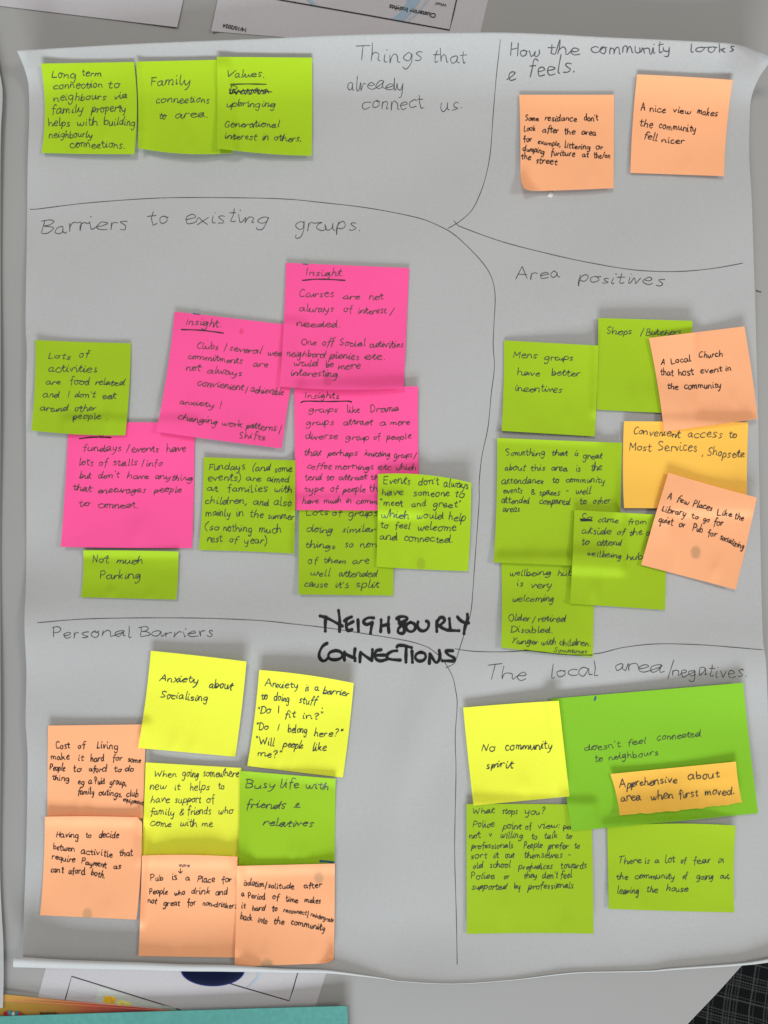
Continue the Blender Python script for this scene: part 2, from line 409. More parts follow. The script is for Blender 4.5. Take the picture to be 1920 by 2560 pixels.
cl = grid_sheet('plaid_cloth', cloth_fn, 60, 60, 3, plaid(), None)
tag(cl, 'black cloth with thin grey plaid lines below the rounded table corner', 'cloth')

# ------------------------------------------------------------------ loose papers on the table
def quad_fn(c, zfn, bow=(0, 0, 0, 0)):
    tl, tr, br, bl = [np.array(q, float) for q in c]
    def unit(a, b):
        d = b - a; d /= np.linalg.norm(d); return np.array([d[1], -d[0]])
    nt_, nr, nb, nl = unit(tl, tr), unit(tr, br), unit(br, bl), unit(bl, tl)
    def fn(u, v):
        U = u[:, None]; V = v[:, None]
        p = tl * (1 - U) * (1 - V) + tr * U * (1 - V) + br * U * V + bl * (1 - U) * V
        k = 4 * U * (1 - U); q = 4 * V * (1 - V)
        p = p + nt_ * bow[0] * k * (1 - V) + nb * bow[2] * k * V + nr * bow[1] * q * U + nl * bow[3] * q * (1 - U)
        return p[:, 0], p[:, 1], zfn(u, v, p[:, 0], p[:, 1])
    return fn
TF = np.zeros_like(HF)            # heights of things lying on the bare table
def flat_stroke(name, pts, width, mat, parent, z, label=None):
    k = Ink(); F = TF + z; k.stroke(pts, width, F, off=.3, smooth=False); return k.build(name, mat, parent, label)
def poly_print(name, pts, mat, parent, z):
    V = [P(x, y, z) for x, y in pts]; V += [P(x, y, z + .25) for x, y in pts]; n = len(pts)
    F = [tuple(range(n, 2 * n))] + [(i, (i + 1) % n, n + (i + 1) % n, n + i) for i in range(n)]
    return mesh_obj(name, V, F, mat, parent, False)
def printed_text(name, s, x, y, height, ang, mat, parent, z, bold=0.0, sx=1.0):
    cu = D.curves.new(name, 'FONT'); cu.body = s; cu.size = height * S * 1.42; cu.offset = bold * S; cu.resolution_u = 3
    o = D.objects.new(name, cu); COL.objects.link(o)
    bpy.context.view_layer.update()
    me = D.meshes.new_from_object(o.evaluated_get(bpy.context.evaluated_depsgraph_get()))
    D.objects.remove(o); 
    no = D.objects.new(name, me); COL.objects.link(no); me.materials.clear(); me.materials.append(mat)
    me.polygons.foreach_set('material_index', [0] * len(me.polygons))
    px = P(x, y, z); no.parent = parent; no.location = Vector(px) - Vector(parent.location)
    no.rotation_euler = (0, 0, ang); no.scale = (sx, 1, 1)
    return no

t = thing('blank_paper', P(220, 10), 'blank white paper lying at the top left of the table', 'paper')
grid_sheet('paper', quad_fn([(-260, -560), (560, -500), (443, 68), (-190, -10)], lambda u, v, x, y: 2.0 + 6 * u ** 4 * v ** 4 + 1.2 * np.sin(u * 5), (0, 2, 1, 0)), 24, 24, .6, M_white, t)

t = thing('printed_handout', P(850, 30), 'white handout lying upside down, headed Clustering Insights and dated 14/10/2024', 'handout')
hz = 2.0
grid_sheet('paper', quad_fn([(660, -560), (1330, -470), (1190, 130), (528, 78)], lambda u, v, x, y: 1.6 + 8 * np.clip(1 - u * 22, 0, 1) ** 2 * v ** 6, (0, 0, 1, 0)), 40, 24, .6, M_white, t)
FR = 3.2
flat_stroke('frame_line', [(640, -12), (703, 0), (914, 37), (1124, 75), (1133, 37), (1142, -3), (1190, -230)], 2.7, M_print, t, FR - .6)
printed_text('heading_text', 'Clustering Insights', 1091, 34, 11.5, math.radians(180 - 11.3), M_print, t, FR, .35, .98)
printed_text('body_text', 'What?', 1117, 9.5, 7, math.radians(180 - 9), M_print, t, FR, .12, 1.1)
printed_text('date_text', '14/10/2024', 618, 71, 9.6, math.radians(180 - 11.5), M_print, t, FR, .3, .98)
M_lb = paper_mat('pale_blue_print', srgb(150, 172, 190), .6, .3, .04)
M_lb2 = paper_mat('paler_blue_print', srgb(170, 180, 192), .6, .3, .04)
poly_print('blue_swoosh', [(1023, -40), (1062, -40), (1050, 2), (1030, 30), (1006, 54), (976, 49), (1002, 30), (1017, 6)], M_lb, t, 2.4)
poly_print('blue_swoosh', [(1075, -30), (1082, -30), (1072, 0), (1048, 30), (1018, 56), (1011, 55), (1044, 26), (1064, 0)], M_lb2, t, 2.4)
poly_print('blue_swoosh', [(755, -30), (766, -30), (780, 0), (796, 17), (783, 14.5), (768, 0)], M_lb, t, 2.4)
poly_print('blue_swoosh', [(731, -30), (733, -30), (738, 4), (735, 3.5)], M_lb2, t, 2.4)

t = thing('blank_flip_chart_sheet', P(-100, 1300), 'white flip chart sheet whose edge just shows along the left side of the table', 'paper')
le = path_interp([(-20, 60), (-8, 150), (5, 210), (6, 260), (2, 330), (0.5, 500), (1, 900), (0, 1300), (1, 1800), (0, 2150), (4, 2280), (8, 2350), (9, 2440), (7, 2520)])
def left_fn(u, v):
    p = le(v); x = p[:, 0] - (1 - u) * 900; return x, p[:, 1], 4 + 10 * u ** 6 * (1 + .4 * np.sin(v * 20)) + 2 * np.sin(v * 9)
grid_sheet('paper', left_fn, 24, 90, .6, M_sheet, t)

# bottom: two-up handout, lid, folder, teal card
t = thing('printed_handout', P(450, 2480), 'white handout with two black frames poking out below the flip chart', 'handout')
grid_sheet('paper', quad_fn([(205, 2080), (925, 2080), (760, 2610), (62, 2615)], lambda u, v, x, y: 1.2 + 0 * u, (0, 0, 0, 0)), 20, 20, .5, M_white, t)
flat_stroke('frame_line', [(150, 2545), (164, 2495), (179, 2441), (318, 2484), (457, 2527), (560, 2560)], 2.4, M_print, t, 1.2)
flat_stroke('frame_line', [(480, 2430), (591, 2464), (657, 2483), (723, 2502), (733, 2472), (742, 2440), (760, 2380)], 2.4, M_print, t, 1.2)
poly_print('printed_picture', [(248, 2465), (330, 2492), (400, 2515), (400, 2560), (222, 2560), (238, 2500)], paper_mat('pale_green_print', srgb(188, 194, 186), .6, .3, .05), t, 1.25)
poly_print('printed_label', [(262, 2489), (290, 2493), (286, 2512), (256, 2507)], paper_mat('amber_print', srgb(225, 178, 40), .6, .3, .15, 300), t, 1.6)
poly_print('printed_label', [(295, 2498), (330, 2507), (322, 2522), (290, 2514)], paper_mat('lime_yellow_print', srgb(215, 210, 110), .6, .3, .15, 300), t, 1.6)
poly_print('printed_label', [(405, 2512), (440, 2520), (436, 2534), (400, 2528)], paper_mat('mint_print', srgb(165, 182, 170), .6, .3, .15, 300), t, 1.6)
poly_print('blue_swoosh', [(652, 2400), (657, 2400), (648, 2447), (628, 2468), (616, 2470), (640, 2446)], M_lb2, t, 1.6)

def lid():
    V = []; Fc = []; n = 48; cx, cy = 532, 2425; prof = [(0, 16), (.55, 16), (.86, 15.5), (.94, 14), (.965, 10), (1.0, 8), (1.0, 2)]
    for (r, z) in prof:
        for i in range(n):
            a = 2 * math.pi * i / n; V.append(P(cx + 80 * r * math.cos(a), cy + 41 * r * math.sin(a), z))
    for k in range(len(prof) - 1):
        for i in range(n):
            j = (i + 1) % n; Fc.append((k * n + i, (k + 1) * n + i, (k + 1) * n + j, k * n + j))
    m = D.materials.new('navy_plastic'); m.use_nodes = True; b = m.node_tree.nodes['Principled BSDF']
    b.inputs['Base Color'].default_value = (.002, .004, .026, 1); b.inputs['Roughness'].default_value = .6; b.inputs['Specular IOR Level'].default_value = .04
    m2 = plain('blue_plastic_rim', (.003, .009, .10), .45, .05); o = mesh_obj('plastic_tub', V, Fc, m, mats=[m, m2], midx=[1 if 3 * n <= q else 0 for q in range(len(Fc))]); tag(o, 'navy blue oval plastic tub half hidden under the curled bottom edge', 'tub')
lid()

t = thing('plastic_folder', P(180, 2520), 'glossy folder fading from yellow to red at the bottom left corner', 'folder')
def folder_mat():
    m = D.materials.new('yellow_red_print'); m.use_nodes = True; nt = m.node_tree; N = nt.nodes; L = nt.links
    b = N['Principled BSDF']; b.inputs['Roughness'].default_value = .5; b.inputs['Specular IOR Level'].default_value = .25
    g = N.new('ShaderNodeTexCoord'); s = N.new('ShaderNodeSeparateXYZ'); L.new(g.outputs['Object'], s.inputs[0])
    mr = N.new('ShaderNodeMapRange'); mr.inputs['From Min'].default_value = (0 - CX) * S; mr.inputs['From Max'].default_value = (440 - CX) * S
    L.new(s.outputs[0], mr.inputs['Value']); cr = N.new('ShaderNodeValToRGB'); L.new(mr.outputs[0], cr.inputs[0])
    e = cr.color_ramp.elements; e[0].position = .05; e[0].color = srgb(205, 162, 18); e[1].position = .95; e[1].color = srgb(150, 22, 40)
    q = e.new(.33); q.color = srgb(200, 140, 25); q = e.new(.5); q.color = srgb(200, 90, 35); q = e.new(.7); q.color = srgb(180, 48, 40)
    L.new(cr.outputs[0], b.inputs['Base Color']); return m
# object coords of the child equal world coords minus parent offset: child is stored in world coordinates
grid_sheet('cover', quad_fn([(-300, 2455), (470, 2532), (400, 2760), (-320, 2700)], lambda u, v, x, y: 7 + 2 * np.sin(u * 6) - 3 * u, (0, 0, 0, 0)), 30, 8, 1.0, folder_mat(), t)
mgl = D.materials.new('clear_plastic'); mgl.use_nodes = True; b = mgl.node_tree.nodes['Principled BSDF']
b.inputs['Base Color'].default_value = (.9, .9, .88, 1); b.inputs['Roughness'].default_value = .3; b.inputs['Alpha'].default_value = .035; b.inputs['Roughness'].default_value = .3; b.inputs['Specular IOR Level'].default_value = .2
grid_sheet('clear_sleeve', quad_fn([(-300, 2440), (475, 2529), (410, 2770), (-320, 2700)], lambda u, v, x, y: 10.5 + 2 * np.sin(u * 6) - 3 * u, (0, 0, 0, 0)), 30, 6, .4, mgl, t)
for k in range(2):
    flat_stroke('crease_line', [(-40, 2488 + 8 * k), (120, 2500 + 7 * k), (300, 2514 + 5 * k), (430, 2526 + 2 * k)], 1.5, paper_mat('pale_fold', srgb(225, 120, 90), .3, .5), t, 11.8)
for (a, bb, c_, d_, colr) in ((14, 2530, 11, 10, (190, 40, 60)), (24, 2526, 9, 9, (90, 160, 170)), (33, 2530, 8, 8, (230, 235, 230)), (42, 2528, 8, 9, (60, 150, 170)), (50, 2531, 10, 9, (205, 60, 50))):
    poly_print('printed_logo', [(a + c_ * math.cos(i * math.pi / 4) * .55, bb + 6 + d_ * math.sin(i * math.pi / 4) * .8) for i in range(8, 0, -1)], plain('logo_print', srgb(*colr)), t, 12.6)
for k in range(8):
    poly_print('printed_letter', [(100 + k * 5.4, 2530 + k % 3), (100 + k * 5.4, 2545), (103 + k * 5.4, 2545), (103 + k * 5.4, 2530 + k % 3)], plain('letter_print', (.05, .03, .02)), t, 12.6)

tc_ = grid_sheet('teal_card', None or quad_fn([(-330, 2552), (868, 2515), (884, 2900), (-320, 2920)], lambda u, v, x, y: 20 + 2.5 * np.sin(u * 7) + 5 * u ** 8 * (1 - v) ** 4, (1, 0, 0, 0)), 50, 20, 1.6,
    paper_mat('teal_card', srgb(84, 150, 142), .8, .2, .06, 260, .4), None)
tag(tc_, 'teal card lying along the bottom edge over the folder and handout', 'card')

# ------------------------------------------------------------------ the flip chart sheet
sheet = thing('flip_chart_sheet', P(960, 1280), 'large white flip chart sheet titled Neighbourly Connections, covered with sticky notes', 'paper')
TOP = path_interp([(42, 127), (130, 122), (340, 110), (640, 98), (900, 87), (1200, 82), (1350, 85), (1500, 93), (1780, 106), (1840, 113), (1885, 128), (1932, 147)])
LEFT = path_interp([(42, 127), (56, 158), (68, 195), (72, 225), (73, 300), (69, 420), (67, 600), (64, 800), (67, 880), (65, 1000), (66, 1300), (65, 1450), (61, 1560), (66, 1680), (64, 1800), (69, 1900), (66, 2100), (61, 2250), (57, 2400)])
RIGHT = path_interp([(1932, 147), (1900, 190), (1879, 242), (1874, 300), (1873, 390), (1879, 494), (1884, 640), (1889, 800), (1896, 1060), (1898, 1200), (1906, 1566), (1915, 1660), (1921, 1800), (1932, 2100), (1945, 2395)])
xs_b = np.array([38, 174, 347, 463, 579, 694, 752, 810, 868, 960, 1000, 1130, 1280, 1400, 1470, 1620, 1680, 1860, 1945])
yb_b = np.array([2435, 2437, 2439, 2441, 2441, 2442, 2442, 2442, 2446, 2455, 2461, 2466, 2455, 2440, 2434, 2430, 2425, 2411, 2399])
wd_b = np.array([34, 26, 23, 21, 20, 13, 11, 10, 7, 2, 1.4, 1.2, 1.6, 3, 2.5, 3.2, 5, 7, 12.])
xx = np.linspace(57, 1945, 200)
BOT = path_interp([(57, 2400)] and [(float(a), float(np.interp(a, xs_b, yb_b) - np.interp(a, xs_b, wd_b) / 1.9)) for a in np.r_[57, xs_b[1:]]])
def sheet_fn(u, vv):
    # vv 0..1 main sheet = 0..VM ; beyond = the rolled lower edge ; below 0 handled with the curl at top right
    VM, VT = .93, .03
    v = np.clip((vv - VT) / (VM - VT), 0, 1)
    T, B_, L_, R_ = TOP(u), BOT(u), LEFT(v), RIGHT(v)
    c00, c10, c01, c11 = TOP(np.array([0.]))[0], TOP(np.array([1.]))[0], BOT(np.array([0.]))[0], BOT(np.array([1.]))[0]
    U = u[:, None]; V = v[:, None]
    p = T * (1 - V) + B_ * V + L_ * (1 - U) + R_ * U - (c00 * (1 - U) * (1 - V) + c10 * U * (1 - V) + c01 * (1 - U) * V + c11 * U * V)
    x, y = p[:, 0], p[:, 1]; z = Hs(x, y)
    q = np.clip((vv - VM) / (1 - VM), 0, 1)
    r = np.interp(x, xs_b, wd_b) / 1.9
    a = q * math.radians(212)
    m = q > 0
    y = np.where(m, y + r * np.sin(a), y); z = np.where(m, z + r * (1 - np.cos(a)), z)
    x = np.where(m, x - 24 * np.clip(1 - u * 5, 0, 1) ** 2 * np.clip(q * 2.2, 0, 1), x)
    q = np.clip((VT - vv) / VT, 0, 1); m = q > 0
    r = 6.5 * np.clip((x - 1825) / 90, 0, 1) + .25
    a = q * math.radians(195)
    y = np.where(m, y - r * np.sin(a), y); z = np.where(m, z + r * (1 - np.cos(a)), z)
    return x, y, z
def sheet_grid():
    nu, nv = 190, 240
    VM, VT = .93, .03
    vs = np.r_[np.linspace(0, VT, 9)[:-1], np.linspace(VT, VM, 216)[:-1], np.linspace(VM, 1, 18)]
    f0 = lambda u, v: sheet_fn(u, np.interp(v, np.linspace(0, 1, len(vs)), vs))
    return grid_sheet('paper', f0, nu, len(vs) - 1, .7, M_sheet, sheet)
sheet_grid()

rs = random.Random(5)
def divider(pts):
    k = Ink(); k.stroke(pts, 1.7, HF, rnd=rs, step=6); k.build('dividing_line', M_pencil, sheet)
divider([(1251, 99), (1241, 190), (1235, 260), (1232, 299), (1228, 360), (1222, 407), (1212, 450), (1200, 485), (1180, 525), (1150, 553), (1120, 571)])
divider([(75, 522), (90, 523), (214, 508), (380, 496), (523, 494), (700, 497), (810, 507), (926, 521), (1042, 544), (1100, 566), (1140, 590), (1192, 640), (1220, 676), (1233, 707), (1238, 745), (1235, 809), (1233, 864), (1236, 918), (1228, 986), (1220, 1068), (1205, 1140), (1198, 1206), (1198, 1253), (1189, 1379), (1182, 1480), (1178, 1525), (1171, 1555), (1160, 1588), (1147, 1628), (1138, 1655), (1129, 1663), (1114, 1670)])
divider([(1134, 551), (1142, 560), (1157, 569), (1261, 606), (1395, 640), (1486, 659), (1587, 675), (1688, 679), (1777, 672), (1857, 658)])
divider([(93, 1557), (231, 1547), (463, 1545), (640, 1551), (740, 1561), (818, 1570), (909, 1584), (1011, 1601), (1059, 1614), (1081, 1626), (1102, 1644), (1117, 1664), (1132, 1694), (1138, 1720), (1143, 1760), (1138, 1842), (1140, 1929), (1137, 2080), (1137, 2153), (1141, 2297), (1143, 2412)])
divider([(1137, 1622), (1162, 1626), (1192, 1629), (1240, 1630), (1283, 1629), (1317, 1627), (1380, 1632), (1484, 1635), (1558, 1619), (1642, 1610), (1747, 1612), (1840, 1619), (1908, 1625)])

def heading(words, label, xh, wd=1.9, join=.25, slant=.08):
    r = random.Random(label)
    for (a, b, c, d, s, *o) in words:
        k = Ink(); write_word(k, s, a, b, c, d, o[0] if o else xh, wd, HF, r, join, slant, .05); k.build('heading_word', M_pencil, sheet)
heading([(884, 154, 1053, 154, 'Things'), (1080, 158, 1165, 157, 'that'), (868, 225, 1011, 225, 'already'), (904, 274, 1058, 272, 'connect'), (1100, 274, 1158, 273, 'us.')], 'heading Things that already connect us', 20)
heading([(1274, 142, 1350, 140, 'How', 19), (1369, 137, 1450, 139, 'the', 18.5), (1478, 134, 1677, 132, 'community', 16), (1723, 132, 1836, 129, 'looks', 12), (1265, 201, 1291, 199, '~', 15), (1319, 188, 1439, 184, 'feels.', 23)], 'heading How the community looks and feels', 21, 2.6)
heading([(100, 584, 320, 571, 'Barriers'), (369, 563, 421, 563, 'to'), (461, 559, 673, 557, 'existing'), (738, 574, 903, 576, 'groups.')], 'heading Barriers to existing groups', 20.5)
heading([(1290, 697, 1399, 696, 'Area', 17), (1446, 704, 1659, 714, 'positives')], 'heading Area positives', 17)
heading([(130, 1596, 330, 1591, 'Personal'), (347, 1592, 532, 1592, 'Barriers')], 'heading Personal Barriers', 15)
heading([(1212, 1700, 1315, 1700, 'The'), (1375, 1692, 1494, 1690, 'local'), (1537, 1680, 1658, 1680, 'area'), (1667, 1694, 1684, 1694, '/', 26), (1679, 1688, 1870, 1694, 'negatives.')], 'heading The local area/negatives', 18.5)
# title in thick marker
TT = [[(200,200),(235,208),(252,214),(300,238),(385,284)],[(247,207),(243,262),(243,325)],[(353,155),(362,230),(361,328)],
[(460,208),(430,220),(402,240)],[(418,236),(416,280),(430,320),(464,312)],[(420,276),(475,246)],
[(514,232),(518,325)],[(644,216),(604,214),(568,232),(562,255),(590,270),(632,252)],[(634,254),(626,290),(618,343)],
[(706,232),(706,275),(702,330)],[(770,212),(765,270),(771,336)],[(706,284),(768,268)],
[(835,222),(862,206),(905,206),(924,222),(896,244),(856,262)],[(850,222),(862,262),(888,285),(900,325),(880,345),(848,335),(850,305),(880,275),(905,262)],
[(950,252),(918,270),(912,300),(935,325),(965,328),(990,302),(984,268),(950,252)],
[(1012,250),(1008,285),(1030,318),(1066,322),(1096,296),(1100,256),(1082,242)],
[(1170,240),(1167,285),(1168,328)],[(1170,256),(1192,216),(1222,214),(1232,240),(1205,268),(1185,278)],[(1185,278),(1215,300),(1250,316)],
[(1272,222),(1276,270),(1280,318)],[(1250,316),(1300,320),(1352,322)],[(1340,208),(1360,232),(1392,252),(1432,258)],[(1422,186),(1422,235),(1400,290),(1394,346)],
[(258,426),(222,450),(195,500),(194,540),(215,568),(240,570),(264,550)],[(330,486),(285,500),(268,530),(285,556),(330,562),(372,548),(384,518),(362,494),(325,486)],
[(402,500),(400,545),(402,566)],[(402,508),(440,530),(490,550)],[(490,472),(484,525),(490,570)],
[(530,580),(532,535),(536,502)],[(536,502),(580,535),(628,568)],[(634,480),(632,525),(628,570)],
[(706,480),(668,488),(654,520),(664,556),(700,572),(752,560)],[(668,526),(735,524)],
[(836,488),(795,494),(758,520),(758,548),(790,560),(866,566)],[(838,456),(850,444),(900,446),(958,462)],[(914,470),(912,530),(912,582)],[(962,490),(966,584)],
[(1035,500),(1000,515),(990,548),(1015,572),(1050,570),(1075,545),(1068,512),(1035,500)],
[(1106,594),(1108,550),(1110,515)],[(1110,515),(1130,545),(1160,586),(1184,570),(1194,530),(1188,486)],
[(1300,488),(1244,490),(1262,520),(1312,548),(1306,572),(1260,572),(1214,572)]]
k = Ink()
for s_ in TT: k.stroke([(740 + a / 3.318, 1480 + b / 3.318) for a, b in s_], 7.7, HF, off=.5, step=2.5, rnd=rs, round_ends=True)
k.build('title_lettering', M_marker, sheet, 'thick black marker title Neighbourly Connections')
# small marks on the sheet
k = Ink()
k.stroke([(1890, 726), (1896, 729), (1903, 730)], 2.4, TF, off=1.0); k.build('pen_mark', M_ink, table)

# ------------------------------------------------------------------ sticky notes
LIME = (.39, .60, .013, 1); LIME2 = srgb(166, 206, 38); DKG = (.225, .52, .02, 1); PINK = (1.0, .098, .34, 1)
PEACH = (1.0, .455, .225, 1); YEL = (.86, .90, .055, 1); ORG = (1.0, .56, .085, 1)
GROUPS = {'lime': 'lime green sticky notes', 'pink': 'pink sticky notes', 'peach': 'peach sticky notes', 'yellow': 'yellow sticky notes', 'orange': 'orange sticky notes', 'green': 'mid green sticky notes', 'leaf': 'mid green sticky notes'}
COLS = {'lime': LIME, 'pink': PINK, 'peach': PEACH, 'yellow': YEL, 'orange': ORG, 'green': DKG, 'leaf': (.31, .55, .012, 1)}
HANDS = {  # xh, width, join, slant, jitter
 'loopy': (8.5, 1.85, .92, .18, .045), 'neat': (10, 2.0, .4, .1, .035), 'felt': (8.6, 2.35, .04, .04, .035), 'neat2': (9.5, 1.95, .6, .14, .04), 'fine': (9, 1.7, .65, .16, .045)}
NOTE_N = [0]
def note(col, corners, label, text, hand, xh=None, bow=(0, 0, 0, 0), lift=(0, 0, 0, 0), mid=(0, 0, 0, 0), curls=(), stains=(), extra=(), tint=1.0, wrin=1.0, torn=0, hand_w=None):
    """lift = heights of the four corners, mid = extra heights of the four edge middles (top,right,bottom,left)"""
    global HF
    NOTE_N[0] += 1; seed = NOTE_N[0]; r = random.Random(seed * 17)
    cs = [np.array(c, float) for c in corners]; cen = sum(cs) / 4
    x0 = int(max(0, (min(c[0] for c in cs) - OX) / CELL - 45)); x1 = int((max(c[0] for c in cs) - OX) / CELL + 45)
    y0 = int(max(0, (min(c[1] for c in cs) - OY) / CELL - 45)); y1 = int((max(c[1] for c in cs) - OY) / CELL + 45)
    Z = HF.copy(); sub = HF[y0:y1, x0:x1]
    sm = boxf(boxf(maxf(sub, 6), 4), 3)
    Z[y0:y1, x0:x1] = sm
    ph = [r.uniform(0, 6) for _ in range(6)]
    lf = [l * 1.5 + r.uniform(0, 2.5) for l in lift]; mid = [q * 1.3 for q in mid]
    tl, tr, br, bl = lf
    dips = [(r.uniform(.2, .8), r.uniform(.75, 1.0), r.uniform(.8, 2.2)) for _ in range(2)]
    ca = r.uniform(0, 3.14)
    def zf(u, v, x, y):
        z = sample(Z, x, y) + .9
        # stuck along the top strip, free below
        hu, hv = np.abs(2 * u - 1), np.abs(2 * v - 1)
        z = z + tl * (1 - u) ** 2 * (1 - v) ** 3 + tr * u ** 2 * (1 - v) ** 3 + br * u ** 1.3 * v ** 2 + bl * (1 - u) ** 1.3 * v ** 2
        z = z + mid[0] * 4 * u * (1 - u) * (1 - v) ** 3 + mid[2] * 4 * u * (1 - u) * v ** 2.4 + mid[1] * 4 * v * (1 - v) * u ** 3 + mid[3] * 4 * v * (1 - v) * (1 - u) ** 3
        w = wrin * (1.5 * np.sin(3.1 * u + 2.2 * v + ph[0]) + .9 * np.sin(5.7 * v - 3 * u + ph[1]) + .25 * np.sin(13 * u * math.cos(ca) + 11 * v * math.sin(ca) + ph[2])) * np.clip(v * 2.5, .15, 1)
        z = z + w + 2.6 * wrin
        for (a, b, h) in dips:   # small pressed dents near the lower edge
            z = z + wrin * h * np.exp(-(((u - a) / .05) ** 2 + ((v - b) / .12) ** 2))
        return z
    base = quad_fn(corners, zf, bow)
    def fn(u, v):
        x, y, z = base(u, v)
        if torn:
            y = y + torn * v ** 6 * (np.sin(u * 31) + .7 * np.sin(u * 57 + 1) + .5 * np.sin(u * 93 + 2))
        for (px, py, nx, ny, rad) in curls:
            L = math.hypot(nx, ny); nx_, ny_ = nx / L, ny / L
            s = (x - px) * nx_ + (y - py) * ny_; m = s > 0
            a = np.clip(s / rad, 0, 3.0); ns = rad * np.sin(a)
            x = np.where(m, x - nx_ * (s - ns), x); y = np.where(m, y - ny_ * (s - ns), y); z = np.where(m, z + rad * (1 - np.cos(a)), z)
        return x, y, z
    mat = paper_mat('%s_note_paper' % col, tuple(min(1.0, c * tint) for c in COLS[col][:3]) + (1,), .72, .2, .022, 900, .3, stains=stains)  # on lime notes a lower tint paints dimmer light into the paper colour
    cz = P(cen[0], cen[1], float(sample(Z, cen[0], cen[1])))
    root = thing('sticky_note', cz, label, 'sticky note', GROUPS[col] if col not in ('green',) else GROUPS['green'])
    w_ = int(np.linalg.norm(cs[1] - cs[0]) / 6); h_ = int(np.linalg.norm(cs[3] - cs[0]) / 6)
    grid_sheet('note_paper', fn, max(w_, 30), max(h_, 20), .55, mat, root)
    # update the height field
    u, v = np.meshgrid(np.linspace(0, 1, 420), np.linspace(0, 1, 420))
    x, y, z = fn(u.ravel(), v.ravel())
    ix = ((x - OX) / CELL + .5).astype(int); iy = ((y - OY) / CELL + .5).astype(int)
    NF = np.full_like(HF, -1e9); np.maximum.at(NF, (iy, ix), z)
    hit = NF > -1e8
    WF = HF.copy(); WF[hit] = NF[hit]
    # writing field: extend the note surface a little past its rim
    EF = NF.copy(); 
    for _ in range(4):
        g = maxf(EF[y0:y1, x0:x1], 1); mm = EF[y0:y1, x0:x1] < -1e8; EF[y0:y1, x0:x1][mm] = g[mm]
    EF[EF < -1e8] = WF[EF < -1e8]
    HF = WF
    hx, hw, hj, hsl, hji = HANDS[hand]
    if xh: hx = xh
    if hand_w: hw = hand_w
    for line in text.strip().split('\n'):
        k = Ink(); any_ = False
        for wd in line.strip().split('|'):
            q = wd.split(None, 4)
            if len(q) < 5: continue
            a, b, c, d = map(float, q[:4]); s = q[4].strip(); any_ = True
            mm = hx
            if '@' in s: s, mm = s.split('@'); mm = float(mm)
            write_word(k, s, a, b, c, d, mm, hw * min(1, mm / hx) ** .7, EF, r, hj, hsl, hji)
        if any_: k.build('handwriting', M_ink if hand == 'felt' else M_bic, root)
    for e in extra:
        kind, width, pts = e
        k = Ink()
        if kind == 'blue': k.stroke(pts, width, EF, rnd=r); k.build('ink_smear', M_blueink, root)
        else: k.stroke(pts, width, EF, rnd=r); k.build(kind, M_ink, root)
    return root
def scrib(x0, x1, y, h, n):
    r = random.Random(int(x0)); return [(x0 + (x1 - x0) * i / n, y + (h if i % 2 else -h) * r.uniform(.5, 1)) for i in range(n + 1)]

note('lime', [(102, 159), (335, 155), (336, 385), (104, 382)], 'lime green sticky note reading Long term connection to neighbours via family property', '''
128 195 190 196 Long|205 191 254 190 term
133 222 257 219 connection|269 221 299 221 to
133 252 264 249 neighbours|283 247 318 246 via
127 284 208 281 family|228 281 315 278 property
121 316 175 315 helps|191 314 245 314 with|258 312 338 314 building
121 345 231 343 neighbourly
174 368 312 371 connections.''', 'neat', 10.5, bow=(0, 7, 1, -9), lift=(0, 0, 8, 6), mid=(0, 2, 2, 2))
note('lime', [(340, 154), (562, 149), (581, 382), (345, 370)], 'lime green sticky note reading Family connections to area', '''
376 214 476 212 Family@13
388 257 523 257 connections
397 296 415 296 to|438 295 522 293 area.''', 'neat2', 10, bow=(0, 0, 8, -3), lift=(0, 0, 6, 9), mid=(0, 0, 9, 0))
note('lime', [(542, 142), (780, 144), (779, 389), (543, 370)], 'lime green sticky note headed Values with a crossed out word under the underline', '''
565 193 661 193 Values.
572 236 668 234 Roots
565 266 688 268 upbringing
561 318 698 318 Generational
561 346 641 350 interest|655 351 671 351 in|684 352 753 354 others.''', 'loopy', 9.5, bow=(0, 1, 4, -1), lift=(0, 0, 7, 10), mid=(0, 0, 5, 0),
 extra=[('underline', 2.6, [(576, 211), (620, 210), (666, 211)]), ('crossing_out', 2.4, scrib(573, 672, 229, 7, 17)), ('crossing_out', 2.4, [(575, 234), (620, 226), (680, 230)])])
note('peach', [(1298, 237), (1535, 237), (1534, 470), (1300, 478)], 'peach sticky note reading Some residance dont look after the area, corner curled', '''
1313 302 1347 302 Some|1362 302 1442 303 residance|1461 302 1495 302 don't
1309 328 1339 327 Look|1355 331 1396 332 after|1411 335 1438 335 the|1454 337 1490 338 area
1309 354 1330 354 for|1344 360 1402 366 example,@7|1411 370 1476 375 littering|1489 373 1508 373 or
1306 376 1361 385 dumping|1377 388 1437 391 furiture|1455 392 1471 392 at|1485 394 1525 396 the/on
1303 398 1327 400 the|1340 407 1392 412 street''', 'felt', 8.4, bow=(0, 0, 1, -2), lift=(0, 0, 6, 6), mid=(0, 0, 4, 5), curls=[(1333, 450, -.75, .66, 30)])
note('peach', [(1593, 186), (1832, 200), (1810, 440), (1576, 432)], 'peach sticky note reading A nice view makes the community fell nicer', '''
1602 276 1613 276 A|1624 280 1664 281 nice|1682 282 1727 284 view|1742 284 1793 292 makes
1598 315 1632 319 the|1647 321 1740 330 community
1608 345 1643 352 fell|1653 357 1712 359 nicer''', 'felt', 9.6, bow=(1, -4, 0, 3), lift=(0, 0, 4, 3), mid=(0, 3, 0, 0))
